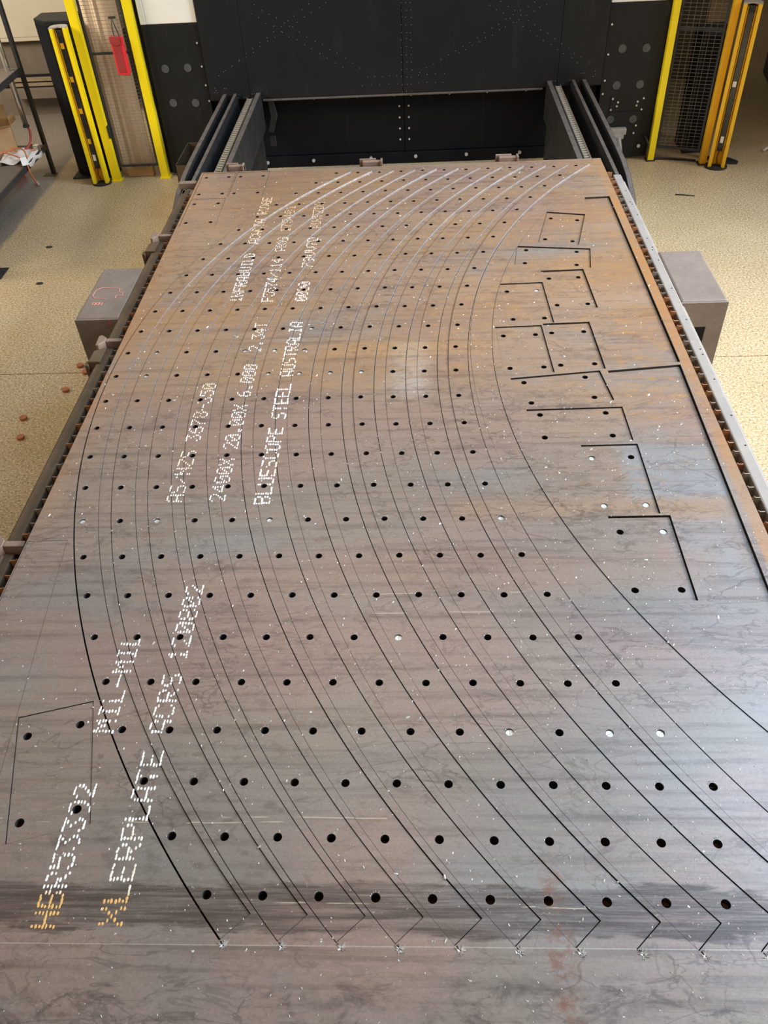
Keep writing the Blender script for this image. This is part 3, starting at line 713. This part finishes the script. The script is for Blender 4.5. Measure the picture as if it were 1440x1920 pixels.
# access hatch on the right side panel
for (x0, x1, z0, z1) in ((1.585, 1.865, .39, .51), (1.58, 1.87, .305, .385)):
    MB().box((x0, -.004, z0), (x1, 0, z1)).build('access_hatch', M_BLACK, mach, .002)
bolt = MB().cyl((0, 0, 0), (0, -.008, 0), .0075, 10).mesh('bolt', M_RIVET)
big = MB().cyl((0, 0, 0), (0, -.012, 0), .014, 12).mesh('bolt', M_RIVET)
def bolts(pts, y, me):
    for x, z in pts:
        o = link('bolt', me, mach); o.location = (x, y, z)
bolts([(1.60, .49), (1.85, .485), (1.645, .462), (1.805, .462), (1.64, .432), (1.80, .432), (1.595, .405), (1.845, .40), (1.82, .275), (1.81, .215)], -.004, bolt)
bolts([(1.515, 1.03), (1.515, .82), (1.515, .63), (1.512, .53), (-1.735, 1.03), (-1.73, .86), (-1.725, .72), (-1.72, .60)], -.002, bolt)
bolts([(-1.20, .555), (-.86, .555), (-.50, .555), (-.19, .555), (-.05, .553), (.27, .552), (.58, .552), (.90, .552)], .098, bolt)
bolts([(x, z) for x in (-.150, -.072) for z in (.47, .38, .29, .20)], .098, bolt)
bolts([(-1.32, .05), (-.915, .055), (-.41, .058), (-.02, .06), (.42, .06), (.88, .06)], .083, big)
bolts([(1.868, .11)], -.006, big)
# rows of rivets on the doors
rv = MB()
def rivet(x, z, y=-.0215): rv.cyl((x, y + .002, z), (x, y - .002, z), .0029, 6)
def pxw(px, py, Y=7.18):
    d = [((px - 720) / 1526.516) * CAM_R[0][a] - ((py - 960) / 1526.516) * CAM_R[1][a] + CAM_R[2][a] for a in range(3)]
    t = Y / d[1]; return d[0] * t, 2.72953 + d[2] * t
def line(p, q, n):
    for i in range(n):
        f = i / (n - 1); x, z = pxw(p[0] + (q[0] - p[0]) * f, p[1] + (q[1] - p[1]) * f); rivet(x + random.gauss(0, .003), z + random.gauss(0, .003))
line((476, 9), (676, 127), 15); line((470, 25), (643, 126), 13); line((612, 4), (420, 135), 15); line((578, 9), (410, 142), 14)
line((940, 2), (1103, 117), 14); line((918, 9), (1083, 117), 14); line((1025, 7), (860, 100), 14); line((1003, 3), (786, 137), 17)
for xx in (752, 761, 770):
    line((xx, 5), (xx + 2, 172), 13)
line((690, 145), (745, 141), 5); line((680, 160), (745, 157), 5); line((785, 155), (832, 154), 4); line((785, 140), (832, 138), 4)
for q in ((403, 165), (405, 170), (403, 174), (408, 174), (421, 166), (425, 166), (447, 178), (447, 183), (458, 183), (462, 183), (473, 176), (477, 176), (1036, 152), (1041, 152), (1051, 158), (1056, 157), (1068, 150), (1091, 137), (1095, 137), (1116, 133), (1116, 139), (1112, 143)):
    x, z = pxw(*q); rivet(x, max(z, .61))
stuff(rv.build('rivets', M_CAPL, mach))
# bent plate beside the left rail mouth and the plug on the right
g = MB(); g.prism([(-1.235, .60), (-1.19, .60), (-1.17, .46), (-1.22, .33), (-1.262, .34), (-1.225, .46)], -.02, .02, 0, 'y'); g.box((-1.26, -.02, .22), (-1.21, .02, .30)); g.build('bent_bracket', M_RAIL, mach, .003)
g = MB(); g.box((1.61, -.05, .215), (1.74, 0, .265)); g.box((1.63, -.07, .190), (1.72, -.01, .225)); o = g.build('plug_socket', M_GREYP, mach, .004)
MB().tube([(1.68, -.06, .20), (1.685, -.085, .16), (1.70, -.09, .10), (1.715, -.085, .03), (1.72, -.06, .008)], .020, 12).build('plug_cable', M_GREYP, o, 0, True)
MB().tube([(1.895, -.003, .20), (1.91, -.04, .185), (1.935, -.07, .14), (1.93, -.06, .07), (1.94, -.04, .012), (2.1, -.05, .012), (2.25, -.09, .012), (2.34, -.12, .012)], .008, 8).build('floor_cable', M_RUBBER, mach, 0, True)
# small open tin hanging off the left rail
g = MB(); x0, x1, ya, yb, z0, z1 = -1.83, -1.66, 6.2, 6.68, .28, .45
for a, c in (((x0, ya, z0), (x1, yb, z0 + .004)), ((x0, ya, z0), (x0 + .004, yb, z1)), ((x1 - .004, ya, z0), (x1, yb, z1)), ((x0, ya, z0), (x1, ya + .004, z1)), ((x0, yb - .004, z0), (x1, yb, z1))): g.box(a, c)
for a in ((x0 + .03, ya + .05), (x1 - .05, ya + .05), (x0 + .03, yb - .07), (x1 - .05, yb - .07)): g.box((a[0], a[1], 0), (a[0] + .02, a[1] + .02, z0))
o = g.build('scrap_tray', M_BEAMDARK); tag(o, 'brown open sheet-metal tray on legs left of the guide rails', 'tray')

# ------------------------------------------------------------------ safety fence, light curtains
def post(x, y, w, d, h, mat, label, name='fence_post'):
    t = thing(name, label, 'post', (x, y, 0))
    MB().box((-w / 2, -d / 2, .006), (w / 2, d / 2, h)).build('upright', mat, t, .004)
    MB().box((-w / 2 - .012, -d / 2 - .012, 0), (w / 2 + .012, d / 2 + .02, .008)).build('foot_plate', mat if x < 0 else M_RUBBER, t)
    return t
pt = post(-2.645, 7.14, .072, .05, 2.2, M_YEL, 'yellow fence post left of the mesh, beside the left light curtain')
MB().box((.037, -.03, .36), (.052, .02, .46)).build('latch', M_RUBBER, pt, .003)
post(-2.218, 7.17, .068, .05, 2.2, M_YEL, 'yellow fence post between the left mesh and the machine')
post(1.975, 7.155, .052, .05, 2.2, M_YEL, 'bright yellow fence post beside the right side of the machine')
post(2.38, 7.03, .052, .05, 2.2, M_YEL2, 'amber yellow fence post beside the right light curtain')
def fence(x0, y0, x1, y1, z0, z1, nv, wire, frame, label, zmid):
    t = thing('mesh_fence', label, 'fence', (x0, y0, 0)); L = math.hypot(x1 - x0, y1 - y0); t.rotation_euler = (0, 0, math.atan2(y1 - y0, x1 - x0))
    f = MB()
    f.box((0, -.009, z0), (.018, .009, z1)); f.box((L - .018, -.009, z0), (L, .009, z1)); f.box((.018, -.009, z0), (L - .018, .009, z0 + .018))
    f.build('frame', frame, t, .002)
    MB().box((.018, -.006, zmid), (L - .018, .006, zmid + .016)).build('mid_rail', frame, t)
    vm = MB().cyl((0, -.004, z0 + .01), (0, -.004, z1), .0014, 6).mesh('wire', wire)
    for i in range(1, nv):
        o = link('wire', vm, t); o.location = (.018 + (L - .036) * i / nv, 0, 0)
    hm = MB().cyl((.01, .000, 0), (L - .01, .000, 0), .0014, 6).mesh('wire', wire)
    z = z0 + .03
    while z < z1:
        o = link('wire', hm, t); o.location = (0, 0, z); z += .0265
    return t
fence(-2.600, 7.16, -2.255, 7.165, .105, 2.2, 7, M_WIRE, M_WIREB, 'black framed wire mesh panel in front of the cardboard, left of the machine', .985)
fence(2.012, 7.155, 2.345, 7.05, .10, 2.2, 7, M_WIRE, M_WIREB, 'wire mesh panel between the two fence posts right of the machine', .985)
def light_curtain(x, y, rz, h, mat_in, mat_out, label, flip, base):
    t = thing('light_curtain', label, 'sensor column', (x, y, 0), rz)
    # open channel housing, front is -y
    out = [(-.066, -.045), (-.066, .020), (-.045, .052), (0, .064), (.045, .052), (.066, .020), (.066, -.045)]
    inn = [(.040, -.045), (.040, .005), (.026, .026), (0, .034), (-.026, .026), (-.040, .005), (-.040, -.045)]
    MB().prism(out + inn, .012, h).build('housing', mat_out, t, .002)
    MB().prism([(p[0] * .985, p[1] * .985 + .001) for p in inn][::-1] + [(p[0] * .93, p[1] * .93 - .001) for p in inn], .02, h - .004).build('inner_liner', mat_in, t)
    bar = MB().box((-.020, -.020, .155), (.020, .018, h - .012)).build('sensor_bar', M_GLASSB, t, .002)
    for z in ((.34, .58, .82, 1.06) if flip < 0 else (.62,)):
        MB().box((-.016, -.0225, z), (.010, -.020, z + .04)).build('warning_label', M_YEL2 if flip < 0 else M_LABEL, bar)
    MB().box((-.012, -.0225, .20), (.012, -.020, .25)).build('white_label', M_LABEL, bar)
    MB().box((-.022, -.024, .135), (.022, .018, .158)).build('end_cap', M_RUBBER, bar, .002); MB().box((-.022, -.024, h - .06), (.022, .018, h - .012)).build('end_cap', M_RUBBER, bar, .002)
    for dx in (-.028, .028): MB().box((dx - .0035, -.012, .14), (dx + .0035, -.004, h - .02)).build('edge_strip', mat_out, t)
    MB().prism([(p[0] * 1.01, p[1] * 1.01) for p in out] + [(.03, -.03), (0, -.012), (-.03, -.03)], h, h + .008).build('top_cap', M_GREYP, t)
    MB().tube([(.0, -.01, .14), (-.008, -.015, .08), (.006, -.02, .016)], .004, 6).build('cable', M_RUBBER, t)
    MB().prism([(p[0] * base, p[1] * base) for p in [(.075 * math.cos(2 * PI * i / 24), .07 * math.sin(2 * PI * i / 24)) for i in range(24)]], 0, .012).build('base_plate', M_RUBBER, t)
    return t
light_curtain(-2.765, 7.085, .06, 1.205, M_YEL2, M_YEL, 'yellow light curtain column with black sensor bar, in front of the black cabinet', -1, 1.1)
light_curtain(2.475, 6.955, -.30, 1.185, M_YEL2, M_YEL2, 'amber light curtain column with silver sensor bar, right of the machine', 1, 1.2)
g = MB(); g.prism([(2.46, 7.02), (2.66, 6.99), (2.68, 7.03), (2.62, 7.12), (2.46, 7.16)], 0, .014); o = g.build('rubber_mat', M_RUBBER); tag(o, 'black rubber foot pad behind the right light curtain', 'mat')
g = MB(); g.box((2.50, 7.06, .014), (2.585, 7.10, 1.25)); o = g.build('dark_stanchion', M_CABG, None, .006); tag(o, 'dark grey flat upright behind the right light curtain', 'upright')
# black cabinet behind the left curtain
g = MB(); g.prism([(-3.035, 7.31), (-2.925, 7.22), (-2.69, 7.20), (-2.69, 7.50), (-3.035, 7.50)], .012, 1.20)
o = g.build('control_cabinet', M_BLACKD, None, .006); tag(o, 'tall narrow black cabinet behind the left light curtain', 'cabinet')
MB().prism([(-3.035, 7.31), (-2.925, 7.22), (-2.69, 7.20), (-2.69, 7.50), (-3.035, 7.50)], 1.20, 1.225).build('lid', M_BLACK, o, .004)
MB().box((-3.06, 7.20, 0), (-2.67, 7.50, .012)).build('plinth', M_RUBBER, o)
# red pouch on the left mesh
t = thing('document_pouch', 'red plastic document pouch hanging on the left mesh panel', 'pouch', (-2.348, 7.13, 0))
g = MB(); g.prism([(-.052, .845), (.040, .835), (.052, .858), (.052, 1.115), (-.052, 1.118)], -.014, .010, 0, 'y'); o = g.build('body', M_RED, t, .006)
g = MB(); g.prism([(-.036, .865), (.022, .860), (.024, 1.06), (-.036, 1.06)], -.0165, -.0135, 0, 'y'); g.build('clear_window', M_REDD, o)
g = MB(); g.prism([(-.054, 1.120), (.030, 1.122), (.030, 1.062), (-.010, 1.050), (-.054, 1.068)], -.021, -.0145, 0, 'y'); g.build('flap', M_REDD, t, .003)
g = MB(); g.tube([(-.012, -.004, 1.118), (-.015, .0, 1.18), (-.004, .012, 1.245), (.012, .0, 1.18), (.028, -.004, 1.118)], .0045, 6); g.box((-.028, .004, 1.235), (.028, .012, 1.250)); g.build('strap', M_RUBBER, t)
# cardboard sheets behind the left mesh
g = MB()
pr = [(-2.64, 7.30), (-2.60, 7.285), (-2.555, 7.30), (-2.52, 7.288), (-2.50, 7.302), (-2.44, 7.29), (-2.38, 7.297), (-2.345, 7.305)]
g.prism(pr + [(x, y + .012) for x, y in pr[::-1]], 0.0, 2.1)
o = g.build('cardboard_sheet', M_CARD); tag(o, 'tall tan cardboard sheet standing behind the left mesh panel', 'cardboard')
g = MB(); g.box((-2.56, 7.20, 0), (-2.33, 7.28, .085)); g.prism([(-2.50, 7.19), (-2.36, 7.18), (-2.35, 7.25), (-2.50, 7.26)], .085, .10); o = g.build('crumpled_wrap', M_CARD2, None, .015); tag(o, 'crumpled brown wrapping on the floor under the left mesh', 'wrapping')
# background on the right, seen through the mesh
g = MB(); g.box((2.27, 7.27, 0), (2.50, 7.55, .93)); o = g.build('storage_cabinet', M_CABG, None, .01); tag(o, 'dark grey cabinet standing behind the right mesh panel', 'cabinet')
MB().box((2.28, 7.264, .04), (2.49, 7.27, .90)).build('door', M_BLACKD, o)
g = MB(); g.box((1.98, 9.3, .0), (2.9, 9.7, 1.6)); o = g.build('tool_locker', M_BROWN, None, .01); tag(o, 'dim brown locker far behind the right mesh panel', 'locker'); MB().box((2.0, 9.29, .05), (2.45, 9.3, 1.55)).build('door', M_BROWN, o)
g = MB(); g.prism([(3.35, 7.9), (5.2, 7.6), (5.2, 9.2), (3.6, 9.4)], 0, 1.3); o = g.build('machine_skirt', M_CABG, None, .02); tag(o, 'dark machine base at the far right behind the light curtain', 'machine'); MB().box((3.4, 7.6, .1), (3.9, 7.9, .25)).build('step', M_CABG, o)

# ------------------------------------------------------------------ shelf rack and clutter at the far left
rack = thing('shelf_rack', 'black steel shelf rack at the left edge with a low shelf', 'rack', (-3.26, 7.35, 0))
def angle(x, y, z1, sx, sy):
    g = MB(); g.box((x, y, 0), (x + sx * .045, y + sy * .004, z1)) if sx > 0 else g.box((x - .045, y, 0), (x, y + .004, z1))
    g.box((x - .002, min(y, y + sy * .045), 0), (x + .002, max(y, y + sy * .045), z1)); return g
for (x, y) in ((0, 0), (0, -2.0), (-.8, 0), (-.8, -2.0)):
    g = MB(); g.box((x - .045, y - .004, .004), (x, y, 1.9)); g.box((x - .004, y - .045, .004), (x, y - .004, 1.9)); g.build('post', M_WIREB, rack)
    MB().box((x - .10, y - .06, 0), (x + .012, y + .01, .004)).build('foot', M_BROWN, rack)
for z in (.245, .86):
    MB().box((-.8, -2.0, z + .012), (-.004, -.05, z + .022)).build('shelf_board', M_BROWN, rack)
    MB().box((-.006, -1.995, z - .02), (.0, -.046, z + .028)).build('shelf_beam', M_WIREB, rack); MB().box((-.8, -.052, z - .02), (-.006, -.046, z + .022)).build('shelf_beam', M_WIREB, rack)
SH = .267
# open carton on the shelf
t = thing('cardboard_box', 'open cardboard carton on the low shelf of the rack', 'box', (-3.64, 7.23, SH), .45)
g = MB()
for a, c in (((-.15, -.12, 0), (.15, .12, .004)), ((-.15, -.12, 0), (-.146, .12, .20)), ((.146, -.12, 0), (.15, .12, .20)), ((-.15, -.12, 0), (.15, -.116, .20)), ((-.15, .116, 0), (.15, .12, .20))): g.box(a, c)
g.build('body', M_CARD2, t)
for vs in ([(.146, -.12, .2), (.146, .12, .2), (.205, .12, .235), (.205, -.12, .235)], [(-.15, .116, .2), (.15, .116, .2), (.15, .15, .30), (-.15, .15, .30)], [(-.15, -.12, .2), (.15, -.12, .2), (.15, -.18, .22), (-.15, -.18, .22)]):
    b2 = MB(); n = Vector((0, 0, .004)); b2.add([Vector(v) for v in vs] + [Vector(v) + n for v in vs], [(3, 2, 1, 0), (4, 5, 6, 7), (0, 1, 5, 4), (1, 2, 6, 5), (2, 3, 7, 6), (3, 0, 4, 7)]); b2.build('flap', M_CARD2, t)
# cloth, cables, pole, hose, red tub
b = MB(); nx, ny = 14, 10; vs = []
for i in range(nx):
    for j in range(ny):
        u, v = i / (nx - 1), j / (ny - 1); x = -3.52 + .27 * u; y = 6.80 + .32 * v + .07 * u; z = SH + .012 + .018 * math.sin(9 * u + 4 * v) * math.cos(7 * v) + .012
        if x > -3.27: z -= (x + 3.27) * 3.0
        vs.append((x, y, max(z, .05)))
o = b.add(vs, [(i * ny + j, (i + 1) * ny + j, (i + 1) * ny + j + 1, i * ny + j + 1) for i in range(nx - 1) for j in range(ny - 1)]).build('cleaning_rag', M_CLOTH); so = o.modifiers.new('thick', 'SOLIDIFY'); so.thickness = .004; o.data.shade_smooth()
tag(o, 'crumpled soiled white rag spilling over the low shelf edge', 'rag')
def curve(pts, n=40):
    out = []; P = [Vector(p) for p in pts]; P = [P[0]] + P + [P[-1]]
    for s in range(1, len(P) - 2):
        for i in range(n // (len(P) - 3) + 1):
            t = i / (n // (len(P) - 3) + 1); a, b_, c, d = P[s - 1], P[s], P[s + 1], P[s + 2]
            out.append(.5 * ((2 * b_) + (-a + c) * t + (2 * a - 5 * b_ + 4 * c - d) * t * t + (-a + 3 * b_ - 3 * c + d) * t ** 3))
    return out + [P[-1]]
cb = thing('orange_cable', 'tangled orange cable on the low shelf with a white tag', 'cable', (0, 0, 0))
for pts in ([(-3.47, 7.10, SH + .03), (-3.38, 7.08, SH + .02), (-3.30, 7.14, SH + .02), (-3.29, 7.22, SH + .02), (-3.38, 7.28, SH + .015)],
            [(-3.47, 7.10, SH + .05), (-3.38, 7.06, SH + .06), (-3.31, 6.98, SH + .06), (-3.26, 6.88, SH + .04)],
            [(-3.72, 6.98, SH + .04), (-3.55, 6.98, SH + .06), (-3.40, 6.92, SH + .06), (-3.27, 6.84, SH + .03), (-3.245, 6.82, .20), (-3.28, 6.95, .06), (-3.34, 7.08, .012)],
            [(-3.72, 6.88, SH + .02), (-3.58, 6.88, SH + .05), (-3.49, 6.98, SH + .06), (-3.45, 7.08, SH + .05)]):
    MB().tube(curve(pts), .006, 8).build('cable_run', M_ORANGE, cb, 0, True)
MB().bar((-3.285, 6.86, SH + .055), (-3.245, 6.78, SH + .02), .05, .003).build('tag', M_LABEL, cb)
MB().cyl((-3.34, 7.08, .0), (-3.355, 7.11, .02), .014, 10).build('plug', M_GREYP, cb)
cyl = thing('chrome_tube', 'polished steel tube standing against the rack post, red hose at its lower end', 'tube', (0, 0, 0))
MB().cyl((-3.335, 7.22, .46), (-3.335, 7.22, 1.55), .022, 16).build('tube_body', M_CHROME, cyl, 0, True); MB().cyl((-3.335, 7.22, .445), (-3.335, 7.22, .462), .027, 16).build('end_ring', M_WIREB, cyl)
MB().tube(curve([(-3.325, 7.22, .45), (-3.315, 7.21, .40), (-3.325, 7.16, .33), (-3.38, 7.10, SH + .02), (-3.46, 7.06, SH + .012)]), .010, 8).build('hose', M_REDD, cyl, 0, True)
MB().cyl((-3.285, 7.17, SH + .0), (-3.285, 7.17, SH + .045), .030, 12).build('fitting', M_CHROME, cyl, .004)
g = MB(); g.cyl((-3.60, 7.30, 0), (-3.60, 7.30, .10), .065, 20, 0, .072); o = g.build('red_tub', M_RED, None, .004); tag(o, 'round red tub on the floor under the low shelf', 'tub'); MB().cyl((-3.60, 7.30, .10), (-3.60, 7.30, .107), .075, 20).build('lid', M_RUBBER, o)
# pallet load behind the rack
pal = thing('pallet_load', 'stack of brown timber and boards on the floor behind the rack', 'pallet', (-3.62, 8.85, 0))
MB().box((-.32, 0, 0), (.55, .065, .20)).build('crate', M_WOOD, pal, .006)
MB().box((-.55, -.03, .205), (.55, .065, .30)).build('board', M_BROWN, pal, .004)
MB().box((-.50, .0, .315), (.55, .065, .345)).build('board', M_WOOD, pal); MB().box((-.48, .0, .36), (.55, .065, .395)).build('board', M_WOOD, pal)
MB().box((-.6, .02, .301), (.5, .064, .41)).build('bearer', M_BLACKD, pal)
g = MB(); g.prism([(-4.62, .68), (-4.35, .41), (-3.05, .41), (-3.05, .70), (-4.62, .70)], 8.80, 8.915, 0, 'y'); g.build('carton', M_BROWN, None).parent = pal
pal.children[-1].matrix_parent_inverse = Matrix.Translation(pal.location).inverted()
g = MB(); g.box((-5.6, 8.93, .70), (-2.95, 9.7, 2.2)); o = g.build('beige_cabinet', M_BEIGE, None, .006); tag(o, 'large beige cabinet behind the rack and the black cabinet', 'cabinet'); MB().box((-4.5, 8.925, .74), (-3.2, 8.93, 2.15)).build('door', M_BEIGE, o); MB().box((-5.5, 9.0, 0), (-3.0, 9.65, .70)).build('plinth', M_BROWN, o)

# ------------------------------------------------------------------ small things on the floor
disc = MB().cyl((0, 0, 0), (0, 0, .016), .021, 20).mesh('floor_slug', M_SLUGRED)
for (x, y, lab) in ((-2.097, 4.196, 'rust-red steel disc on the floor, farthest from the viewer'), (-2.040, 4.124, 'rust-red steel disc on the floor, second farthest, closest to the table'), (-2.108, 3.940, 'rust-red steel disc on the floor alone, third farthest'),
                    (-2.270, 3.671, 'rust-red steel disc on the floor near the left picture edge, farther of that pair'), (-2.224, 3.494, 'rust-red steel disc on the floor near the left picture edge, nearer of that pair')):
    o = link('floor_slug', disc); o.location = (x, y, 0); o.rotation_euler = (0, 0, random.random()); tag(o, lab, 'metal disc', 'steel discs on the floor')
g = MB(); g.box((-3.30, 5.36, 0), (-3.035, 5.535, .006)); o = g.build('floor_plate', M_CABG, None, .002); tag(o, 'dark metal cover plate in the floor at the left edge', 'cover plate'); MB().cyl((-3.085, 5.45, .006), (-3.085, 5.45, .012), .012, 10).build('bolt', M_RIVET, o)
disc2 = MB().cyl((0, 0, 0), (0, 0, .004), .024, 14)
def litter(name, x, y, pts, r, mat, lab, cat):
    g = MB().tube([(x + a, y + c, r * .9 + d) for a, c, d in pts], r, 6); o = g.build(name, mat, None, 0, True); tag(o, lab, cat)
litter('twig', 2.02, 6.42, [(0, 0, 0), (.04, -.01, .003), (.09, -.02, 0), (.14, -.035, 0)], .005, M_WIREB, 'dark twig-like scrap on the floor in front of the right light curtain', 'scrap')
litter('paper_scrap', 2.95, 7.24, [(0, 0, 0), (.04, .03, .01), (.09, .02, .008), (.12, -.03, 0), (.15, -.05, 0)], .012, M_CLOTH, 'crumpled pale scrap on the floor right of the light curtain', 'scrap')
for (x, y, l) in ((-2.72, 5.28, 'dark oval scrap of metal on the left floor, nearest the cover plate'), (-2.84, 5.86, 'small dark fleck of scrap on the left floor beyond the cover plate')):
    o = link('metal_fleck', disc2.mesh('metal_fleck', M_CABG)); o.location = (x, y, 0); o.scale = (1.1, .7, 1); tag(o, l, 'scrap')
